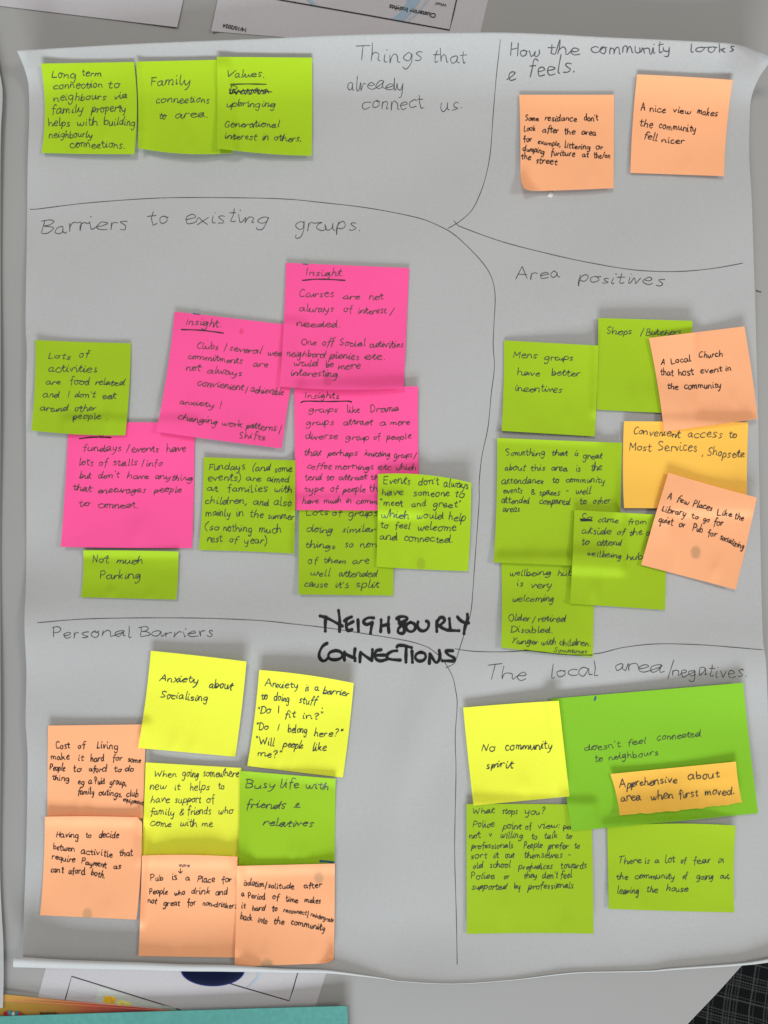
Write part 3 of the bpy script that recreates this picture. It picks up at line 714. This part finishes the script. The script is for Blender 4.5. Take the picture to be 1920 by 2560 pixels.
note('pink', [(171, 1054), (486, 1057), (480, 1370), (152, 1367)], 'pink sticky note reading fundays/events have lots of stalls, partly under a lime note', '''
206 1128 302 1128 fundays|316 1130 324 1130 /|328 1130 396 1130 events|415 1129 465 1129 have
196 1164 233 1164 lots|246 1164 267 1164 of|282 1164 342 1164 stalls|353 1166 361 1166 /|364 1166 405 1164 info
198 1195 228 1196 but|245 1196 298 1195 don't|316 1197 371 1197 have|387 1197 480 1203 anything
180 1226 229 1229 that|244 1232 363 1232 encourages|385 1231 453 1230 people
196 1266 223 1266 to|245 1270 345 1270 connect.''', 'loopy', 9.2, bow=(0, 2, 1, -2), lift=(0, 0, 6, 12), mid=(0, 0, 2, 2), extra=[('underline', 3, [(198, 1097), (235, 1093), (278, 1094)]), ('pen_tick', 2.6, [(249, 1088), (254, 1094), (258, 1089)])])
note('lime', [(88, 850), (327, 858), (313, 1088), (78, 1076)], 'lime green sticky note reading Lots of activities are food related', '''
119 897 175 897 Lots|196 894 221 893 of
121 929 243 930 activities
113 961 151 961 are|174 961 223 962 food|238 962 311 964 related
107 994 147 994 and|169 993 176 993 I|185 994 238 993 don't|255 997 290 996 eat
100 1028 170 1028 around|185 1028 239 1027 other
182 1048 252 1046 people|267 1048 270 1048 .''', 'loopy', 9, tint=.88, bow=(-1, 3, 4, -4), lift=(0, 0, 5, 11), mid=(0, 2, 3, 2))
note('pink', [(437, 779), (753, 816), (704, 1121), (391, 1079)], 'pink sticky note, tilted, headed Insight and reading Clubs/several weekly commitments', '''
463 811 553 818 Insight.
491 870 545 875 Clubs|560 877 568 877 /|573 877 652 886 several|669 888 735 893 weekly
469 897 605 910 commitments|632 917 670 918 are
464 926 500 928 not|517 932 604 940 always
492 964 608 976 convienient|613 982 621 982 /|625 980 708 988 achievable
448 1010 535 1018 anxiety|548 1020 553 1020 !
443 1048 542 1062 changing|552 1064 606 1069 work|615 1070 690 1078 patterns|697 1084 706 1084 /
597 1095 663 1100 Shifts''', 'loopy', 9.2, bow=(0, -2, 1, -4), lift=(0, 0, 12, 11), mid=(0, 0, 4, 8), stains=[(607, 832, 7, (.8, .04, .15, 1), .6)],
 extra=[('underline', 3, [(453, 824), (505, 826), (559, 833)]), ('blue', 3, [(483, 784), (492, 785), (500, 786)])])
note('lime', [(748, 1253), (986, 1256), (983, 1489), (746, 1486)], 'lime green sticky note reading Lots of groups doing similar things, cause its split', '''
765 1287 820 1288 Lots|829 1289 855 1288 of|870 1291 945 1290 groups
767 1330 832 1332 doing|855 1331 938 1331 similar
763 1368 838 1372 things|861 1368 882 1368 so|900 1369 955 1369 none
769 1409 793 1408 of|807 1408 865 1409 them|880 1409 923 1409 are
774 1440 824 1440 well|846 1442 942 1442 attended
760 1468 820 1468 cause|837 1470 872 1468 it's|889 1469 948 1468 split''', 'loopy', 9.6, tint=.88, lift=(0, 0, 5, 8), mid=(0, 0, 3, 2))
note('pink', [(736, 971), (1045, 966), (1050, 1277), (738, 1275)], 'pink sticky note headed Insights, reading groups like Drama groups attract', '''
762 995 848 996 Insights
771 1030 845 1031 groups|868 1032 900 1031 like|925 1031 997 1028 Drama
763 1063 834 1062 groups|858 1062 931 1062 attract|949 1063 965 1062 a|975 1063 1024 1062 more
763 1098 845 1098 diverse|862 1100 922 1099 group|933 1099 951 1098 of|966 1100 1028 1097 people
759 1138 802 1139 that|819 1139 893 1140 perhaps|911 1140 975 1142 knitting|984 1145 1030 1143 groups|1034 1147 1042 1147 /
767 1172 828 1173 coffee|838 1173 933 1174 mornings|945 1175 978 1174 etc|988 1175 1040 1175 which
762 1200 804 1201 tend|815 1201 835 1201 to|845 1201 917 1199 attract|925 1199 960 1199 the
761 1229 810 1229 type|826 1229 845 1229 of|857 1230 913 1230 people|923 1229 965 1229 that
755 1258 796 1259 have|809 1258 853 1258 much|864 1258 878 1258 in|890 1259 965 1260 common''', 'loopy', 8.6, bow=(0, -2, 0, 0), lift=(0, 5, 5, 3), mid=(0, 2, 3, 2), extra=[('underline', 3, [(752, 1007), (765, 1003), (820, 1004), (870, 1003), (879, 1006)])])
note('pink', [(715, 657), (1023, 670), (1009, 970), (700, 966)], 'pink sticky note headed Insight, reading Courses are not always of interest/needed', '''
764 689 860 691 Insight.
747 743 835 742 Courses|858 747 899 748 are|922 749 957 748 not
747 779 834 780 always|859 781 880 780 of|895 785 965 784 interest|975 788 988 788 /
740 816 851 819 needed.
752 863 790 863 One|805 864 833 864 off|848 865 913 866 Social|924 868 1008 869 activities
716 890 812 894 neighbord|823 896 897 899 picnics|911 900 963 899 etc.
734 915 795 916 would|814 918 833 918 be|845 923 900 922 more
726 939 849 943 interesting.''', 'loopy', 9.2, bow=(0, 0, 6, -2), lift=(0, 0, 8, 7), mid=(0, 0, 9, 2), stains=[(822, 955, 14, (.6, .05, .16, 1), .45)],
 extra=[('underline', 3, [(756, 701), (800, 698), (863, 701)]), ('blue', 2.5, [(757, 660), (770, 661)])])
note('lime', [(509, 1143), (738, 1151), (735, 1384), (497, 1375)], 'lime green sticky note reading Fundays (and some events) are aimed at families', '''
521 1175 613 1173 Fundays|630 1176 675 1177 (and|686 1180 730 1180 some
520 1202 602 1202 events)|615 1202 652 1202 are|667 1204 722 1207 aimed
517 1227 545 1228 at|567 1229 670 1230 families|685 1231 730 1231 with
512 1260 618 1260 children,|632 1263 672 1264 and|684 1264 728 1264 also
514 1290 576 1290 mainly|590 1290 609 1291 in|622 1293 658 1294 the|670 1296 735 1299 summer
511 1325 548 1324 (so|558 1327 630 1330 nothing|647 1332 703 1332 much
517 1354 555 1354 rest|573 1356 593 1357 of|610 1358 667 1360 year)''', 'neat', 10.2, tint=.88, bow=(0, 1, -1, -3), lift=(0, 0, 4, 6), mid=(0, 2, 1, 2))
note('lime', [(208, 1376), (446, 1379), (440, 1499), (202, 1493)], 'short lime green sticky note reading Not much Parking', '''
230 1408 271 1406 Not|291 1410 356 1409 much
249 1447 351 1448 Parking''', 'loopy', 10.2, tint=.88, bow=(1, 2, 0, -3), lift=(0, 3, 6, 4), mid=(0, 2, 1, 0))
note('lime', [(945, 1185), (1178, 1207), (1170, 1428), (941, 1417)], 'lime green sticky note reading Events dont always have someone to meet and greet', '''
957 1210 1026 1210 Events|1045 1212 1097 1212 don't|1109 1216 1170 1222 always
954 1238 1009 1238 have|1032 1240 1124 1241 someone|1137 1243 1162 1244 to
951 1265 1007 1265 "meet|1028 1266 1065 1266 and|1082 1269 1151 1268 greet"
953 1295 1022 1296 which|1042 1297 1109 1297 would|1121 1300 1163 1302 help
951 1321 970 1322 to|986 1322 1024 1322 feel|1043 1325 1140 1328 welcome
949 1350 993 1350 and|1010 1353 1133 1357 connected.''', 'neat', 10.2, bow=(9, 2, 1, -1), lift=(3, 14, 6, 2), mid=(4, 3, 2, 3), stains=[(1052, 1408, 14, (.22, .27, .02, 1), .35)])
# right block
note('lime', [(1496, 795), (1731, 802), (1727, 1034), (1492, 1024)], 'lime green sticky note reading Shops/Butchers behind a peach note', '''
1516 835 1579 836 Shops|1601 838 1608 838 /|1614 838 1702 836 Butchers''', 'loopy', 9, bow=(0, 0, 1, 0), lift=(6, 8, 3, 3), mid=(5, 0, 0, 0), tint=.88)
note('lime', [(1260, 851), (1496, 864), (1487, 1091), (1254, 1077)], 'lime green sticky note reading Mens groups have better incentives', '''
1282 893 1342 897 Mens|1360 900 1432 901 groups
1292 938 1349 940 have|1378 939 1449 940 better
1286 978 1405 981 incentives''', 'loopy', 9.5, bow=(0, 1, 0, -2), lift=(0, 8, 5, 4), mid=(3, 0, 2, 0), tint=.9)
note('orange', [(1560, 1053), (1871, 1056), (1868, 1272), (1560, 1270)], 'wide orange sticky note reading Convenient access to most services, shops etc', '''
1583 1086 1700 1093 Convenient|1719 1092 1804 1095 access|1821 1093 1843 1093 to
1573 1126 1627 1127 Most|1644 1128 1742 1128 Services|1755 1137 1759 1137 ,|1767 1138 1825 1144 Shops|1830 1142 1860 1144 etc''', 'neat', 11.5, bow=(0, -2, 0, 3), lift=(3, 3, 4, 6), mid=(4, 0, 0, 0))
note('peach', [(1622, 845), (1861, 816), (1894, 1047), (1660, 1079)], 'peach sticky note reading A local church that host event in the community', '''
1653 911 1662 911 A|1678 911 1728 902 Local|1747 895 1807 892 Church
1652 939 1684 939 that|1696 940 1735 936 host|1751 934 1806 929 event|1814 928 1829 925 in
1667 972 1696 973 the|1711 972 1803 970 community''', 'felt', 9, bow=(0, 2, 0, -3), lift=(2, 6, 10, 3), mid=(0, 4, 0, 2), tint=.97)
note('lime', [(1253, 1397), (1487, 1400), (1482, 1643), (1253, 1619)], 'lime green sticky note reading wellbeing hub is very welcoming, Older/retired, Disabled', '''
1274 1440 1377 1438 wellbeing|1393 1439 1430 1439 hub
1292 1466 1308 1465 is|1326 1470 1378 1470 very
1280 1504 1384 1504 welcoming|1407 1504 1410 1504 .
1271 1552 1325 1553 Older|1331 1556 1340 1556 /|1345 1554 1414 1554 retired
1276 1581 1382 1582 Disabled.
1279 1608 1345 1612 Younger|1352 1613 1389 1612 with|1398 1614 1477 1615 children.
1383 1630 1467 1634 Sometimes@6''', 'loopy', 8.8, tint=.88, bow=(0, 0, 1, -2), lift=(0, 0, 3, 7), mid=(0, 0, 4, 3), extra=[('pen_line', 1.9, [(1310, 1625), (1350, 1630), (1420, 1637), (1481, 1638)])])
note('lime', [(1243, 1095), (1555, 1107), (1547, 1419), (1234, 1406)], 'large lime green sticky note reading Something that is great about this area', '''
1264 1139 1362 1139 Something|1378 1140 1419 1139 that|1436 1141 1445 1141 is|1457 1147 1505 1147 great
1261 1176 1312 1177 about|1327 1177 1362 1177 this|1378 1178 1419 1177 area|1440 1178 1450 1178 is|1477 1176 1505 1175 the
1253 1209 1358 1209 attendance|1381 1207 1398 1206 to|1414 1206 1512 1207 community
1258 1233 1306 1233 events|1327 1238 1338 1238 &|1348 1238 1399 1238 spaces|1415 1233 1424 1233 -|1439 1235 1476 1235 well
1253 1258 1323 1259 attended|1348 1261 1425 1261 compared|1450 1261 1467 1261 to|1481 1260 1526 1259 other
1256 1280 1299 1280 areas''', 'neat2', 9.3, tint=.88, bow=(0, 0, 0, -3), lift=(4, 3, 4, 9), mid=(2, 0, 2, 2))
note('lime', [(1436, 1275), (1667, 1288), (1663, 1525), (1425, 1509)], 'lime green sticky note reading came from outside of the area to attend wellbeing hub', '''
1450 1303 1480 1303 So|1494 1306 1546 1307 came|1569 1311 1617 1311 from
1453 1334 1527 1336 outside|1541 1336 1560 1337 of|1573 1338 1606 1338 the|1614 1338 1650 1338 area
1454 1361 1473 1361 to|1492 1363 1553 1364 attend
1467 1389 1553 1396 wellbeing|1566 1399 1607 1399 hub''', 'loopy', 8.8, tint=.88, bow=(0, 0, 0, -1), lift=(3, 3, 5, 6), mid=(0, 0, 2, 2), extra=[('crossing_out', 2.8, [(1450, 1298), (1478, 1299), (1452, 1302), (1481, 1302)])])
note('peach', [(1671, 1182), (1892, 1244), (1839, 1474), (1603, 1412)], 'peach sticky note, strongly tilted, reading A few places like the library', '''
1668 1246 1678 1249 A|1691 1253 1721 1262 few|1731 1266 1779 1277 Places|1792 1287 1829 1293 Like|1836 1297 1858 1303 the
1654 1278 1713 1292 Library|1728 1296 1745 1300 to|1758 1303 1772 1307 go|1783 1312 1806 1316 for
1645 1305 1682 1313 quiet|1696 1317 1713 1319 or|1731 1326 1756 1333 Pub|1769 1338 1791 1344 for|1799 1347 1858 1374 socializing''', 'felt', 8.8, bow=(-1, 1, 0, 1), lift=(4, 8, 9, 4), mid=(0, 2, 0, 2), tint=1.0, stains=[(1730, 1380, 15, (.42, .26, .13, 1), .62)])
# lower left block
note('peach', [(120, 1814), (364, 1811), (357, 2046), (118, 2042)], 'peach sticky note reading Cost of living make it hard for some people', '''
140 1872 175 1871 Cost|195 1872 214 1870 of|242 1871 296 1873 Living
127 1899 174 1899 make|195 1901 208 1901 it|226 1903 260 1904 hard|281 1903 306 1903 for|319 1905 352 1907 some
124 1925 162 1928 People|183 1929 203 1929 to|222 1929 266 1931 aford|285 1929 304 1929 to|312 1929 334 1929 do
130 1949 173 1954 thing|195 1960 211 1961 eg|221 1959 230 1959 a|238 1960 262 1960 Paid|274 1962 316 1963 group,
194 1986 235 1986 family|246 1987 306 1992 outings,|315 1992 345 1992 club
307 2003 358 2013 equipment@6.5''', 'felt', 8.6, bow=(0, 1, 0, 0), lift=(3, 2, 2, 2), mid=(2, 0, 0, 0))
note('yellow', [(377, 1627), (616, 1654), (588, 1892), (345, 1870)], 'yellow sticky note reading Anxiety about Socialising', '''
398 1702 495 1709 Anxiety|522 1718 580 1724 about
401 1744 520 1754 Socialising''', 'neat2', 11, bow=(1, 2, 0, -3), lift=(6, 13, 6, 4), mid=(4, 4, 0, 4), hand_w=2.5, curls=[(590, 1872, .6, .6, 30)])
note('yellow', [(648, 1675), (884, 1708), (857, 1944), (618, 1915)], 'yellow sticky note reading Anxiety is a barrier to doing stuff', '''
662 1716 745 1722 Anxiety|763 1727 772 1728 is|786 1728 797 1728 a|805 1733 870 1741 barrier
653 1748 670 1748 to|684 1752 723 1754 doing|746 1758 790 1762 stuff|804 1772 807 1772 .
642 1784 677 1785 "Do|694 1784 700 1784 I|711 1794 738 1793 fit|755 1798 812 1797 in?"
640 1824 671 1825 "Do|693 1828 700 1828 I|719 1830 768 1834 belong|785 1840 855 1843 here?"
640 1861 685 1864 "Will|707 1867 757 1872 people|780 1876 816 1878 like
642 1892 702 1893 me?"''', 'neat', 9.8, bow=(4, 2, 0, -3), lift=(9, 13, 6, 4), mid=(10, 2, 0, 2), hand_w=2.4)
note('yellow', [(364, 1906), (604, 1920), (598, 2150), (353, 2148)], 'yellow sticky note reading When going somewhere new it helps to have support', '''
384 1943 441 1942 When|455 1942 496 1943 going|507 1942 597 1942 somewhere
374 1973 416 1973 new|436 1975 450 1975 it|475 1975 523 1976 helps|545 1974 561 1974 to
375 2006 424 2007 have|437 2006 502 2006 support|516 2006 536 2005 of
375 2037 436 2038 family|447 2037 460 2037 &|468 2036 528 2036 friends|545 2035 583 2035 who
375 2066 428 2066 come|450 2066 492 2066 with|504 2066 533 2066 me''', 'neat', 10.2, bow=(0, 0, 0, -1), lift=(3, 2, 2, 2), mid=(0, 0, 0, 0), tint=.95)
note('leaf', [(600, 1927), (839, 1947), (836, 2163), (595, 2167)], 'mid green sticky note reading Busy life with friends and relatives', '''
612 1969 686 1972 Busy|699 1970 747 1970 life|763 1972 821 1974 with
613 2021 713 2021 friends|734 2021 750 2020 ~
656 2065 782 2067 relatives''', 'loopy', 11, bow=(0, 0, 0, -1), lift=(2, 3, 2, 2), mid=(2, 0, 0, 0), hand_w=2.2, extra=[('blue', 6, [(800, 2153), (818, 2154), (834, 2157)])])
note('peach', [(112, 2042), (355, 2044), (341, 2299), (100, 2288)], 'peach sticky note reading Having to decide betwen activitie, with a curled corner', '''
140 2093 197 2095 Having|215 2094 228 2094 to|247 2094 297 2095 decide
133 2124 187 2130 betwen|202 2134 281 2143 activitie|298 2139 331 2141 that
129 2148 187 2157 require|203 2160 266 2169 Payment|283 2171 302 2173 as
127 2179 158 2183 can't|171 2184 213 2187 aford|227 2188 262 2195 both.''', 'felt', 8.8, bow=(2, 4, 0, -3), lift=(5, 3, 9, 3), mid=(2, 4, 0, 0), stains=[(228, 2273, 15, (.42, .27, .14, 1), .55)], curls=[(345, 2052, .75, -.66, 5)])
note('peach', [(355, 2139), (594, 2142), (590, 2394), (346, 2390)], 'peach sticky note reading Pub is a more place for people who drink', '''
447 2168 474 2167 more@6
376 2203 408 2200 Pub|430 2201 443 2200 is|463 2202 474 2202 a|493 2206 537 2206 Place|554 2206 579 2206 for
373 2235 418 2235 People|436 2238 463 2237 who|478 2236 525 2235 drink|538 2237 568 2238 and
369 2258 391 2260 not|408 2264 449 2265 great|468 2265 490 2263 for|506 2264 592 2272 non-drinkers''', 'felt', 9, bow=(3, 0, 0, -1), lift=(2, 5, 2, 2), mid=(7, 0, 0, 0), extra=[('arrow', 2.6, [(451, 2171), (451, 2182)]), ('arrow', 2.6, [(446, 2178), (451, 2183), (456, 2178)])])
note('peach', [(592, 2165), (837, 2159), (834, 2408), (586, 2417)], 'peach sticky note reading Isolation/solitude after a period of time, lower corner bent', '''
609 2213 660 2218 isolation|662 2222 668 2222 /|670 2220 735 2223 solitude|760 2221 805 2219 after
604 2241 611 2241 a|620 2246 663 2249 Period|681 2249 697 2250 of|714 2255 746 2257 time|761 2256 801 2259 makes
603 2271 613 2271 it|630 2276 662 2277 hard|680 2278 693 2278 to|708 2281 766 2287 reconnect@7|768 2292 774 2292 /|776 2291 832 2306 reintergrate@6.5
600 2298 630 2302 back|644 2307 668 2310 into|684 2311 710 2312 the|728 2310 812 2328 community''', 'felt', 8.2, bow=(0, 1, 0, -1), lift=(2, 2, 4, 2), mid=(0, 2, 0, 0), stains=[(798, 2187, 15, (.45, .3, .17, 1), .6), (672, 2396, 17, (.45, .3, .17, 1), .7)], curls=[(818, 2396, .45, .9, 9)])
# lower right block
note('lime', [(1166, 2010), (1478, 2012), (1484, 2334), (1167, 2335)], 'large lime green sticky note reading What stops you? Police point of view', '''
1180 2035 1236 2033 What|1255 2035 1293 2035 stops|1312 2036 1363 2035 you?
1182 2069 1236 2067 Police|1257 2073 1303 2073 point|1313 2073 1328 2073 of|1343 2072 1400 2070 view:|1408 2072 1450 2072 people
1173 2095 1201 2096 not|1222 2093 1231 2093 v|1250 2095 1306 2096 willing|1328 2098 1343 2097 to|1360 2096 1393 2096 talk|1414 2096 1429 2096 to
1178 2122 1282 2120 professionals|1309 2121 1356 2119 People|1370 2122 1421 2122 prefer|1436 2121 1449 2120 to
1176 2147 1217 2146 sort|1233 2146 1247 2146 it|1263 2146 1285 2145 out|1310 2145 1406 2145 themselves|1420 2143 1429 2143 -
1182 2173 1208 2171 old|1224 2170 1276 2168 school|1296 2173 1381 2172 prejudices|1402 2171 1467 2171 towards
1177 2197 1236 2197 Police|1259 2197 1272 2197 or|1309 2195 1342 2195 they|1355 2196 1394 2196 don't|1400 2196 1430 2194 feel
1179 2223 1265 2224 supported|1285 2222 1301 2222 by|1320 2224 1433 2219 professionals''', 'fine', 8.8, tint=.88, bow=(1, 1, -2, 0), lift=(3, 2, 8, 4), mid=(0, 2, 0, 2), hand_w=1.9)
note('lime', [(1518, 2066), (1839, 2064), (1836, 2281), (1522, 2272)], 'wide lime green sticky note reading There is a lot of fear in the community', '''
1544 2161 1603 2158 There|1612 2159 1623 2158 is|1636 2157 1648 2157 a|1663 2157 1687 2156 lot|1701 2157 1715 2157 of|1733 2159 1777 2157 fear|1795 2158 1810 2158 in
1541 2200 1570 2199 the|1587 2197 1686 2197 community|1706 2197 1717 2197 of|1741 2199 1783 2198 going|1800 2196 1825 2197 out,
1543 2234 1597 2235 leaving|1616 2231 1644 2231 the|1665 2229 1720 2229 house''', 'neat2', 9, tint=.88, bow=(6, -3, 1, 0), lift=(0, 8, 5, 5), mid=(4, 0, 0, 2))
note('green', [(1378, 1747), (1858, 1707), (1896, 2033), (1429, 2078)], 'large green sticky note reading doesnt feel connected to neighbours', '''
1461 1878 1551 1868 doesn't|1568 1863 1616 1859 feel|1643 1852 1752 1840 connected
1487 1906 1507 1904 to|1521 1900 1646 1888 neighbours''', 'fine', 8.6, bow=(0, -2, 0, 0), lift=(2, 8, 8, 5), mid=(2, 0, 3, 2), wrin=2.0, extra=[('blue', 4.5, [(1489, 1742), (1488, 1747), (1486, 1751)])])
note('yellow', [(1158, 1769), (1397, 1752), (1424, 1991), (1184, 2014)], 'yellow sticky note reading No community spirit', '''
1202 1878 1238 1877 No|1263 1875 1379 1873 community
1215 1921 1283 1919 spirit''', 'neat', 11, bow=(1, 0, 0, 1), lift=(3, 9, 5, 5), mid=(4, 2, 0, 3), hand_w=2.4)
note('orange', [(1526, 1935), (1840, 1904), (1855, 2007), (1549, 2037)], 'torn orange paper strip reading Apprehensive about area when first moved', '''
1549 1970 1693 1956 Apprehensive|1720 1950 1798 1944 about
1552 2003 1603 2000 area|1628 2000 1684 1996 when|1698 1995 1745 1991 first|1762 1989 1837 1986 moved.''', 'neat', 11, bow=(0, -2, 3, -3), lift=(2, 2, 6, 6), mid=(0, 0, 5, 0), torn=1.0, hand_w=2.4)

# adhesive tack under the curled peach note
def tack():
    V = []; Fc = []; n = 20; m_ = 6; cx, cy = 1376, 484; z0 = float(sample(HF, cx, cy))
    for j in range(m_ + 1):
        a = j / m_ * math.pi / 2
        for i in range(n):
            b = 2 * math.pi * i / n; rr = math.cos(a) * (1 + .1 * math.sin(3 * b) + .06 * math.sin(5 * b + 1)) + .02
            V.append(P(cx + 7.5 * rr * math.cos(b), cy + 10 * rr * math.sin(b), z0 - 1 + 5 * math.sin(a)))
    for j in range(m_):
        for i in range(n):
            k = (i + 1) % n; Fc.append((j * n + i, (j + 1) * n + i, (j + 1) * n + k, j * n + k))
    Fc.append(tuple(range(m_ * n, m_ * n + n)))
    o = mesh_obj('adhesive_tack', V, Fc, paper_mat('white_tack', (.62, .6, .56, 1), .5, .4, .05))
    tag(o, 'small white blob of adhesive tack just below the curled peach note', 'adhesive tack')
tack()
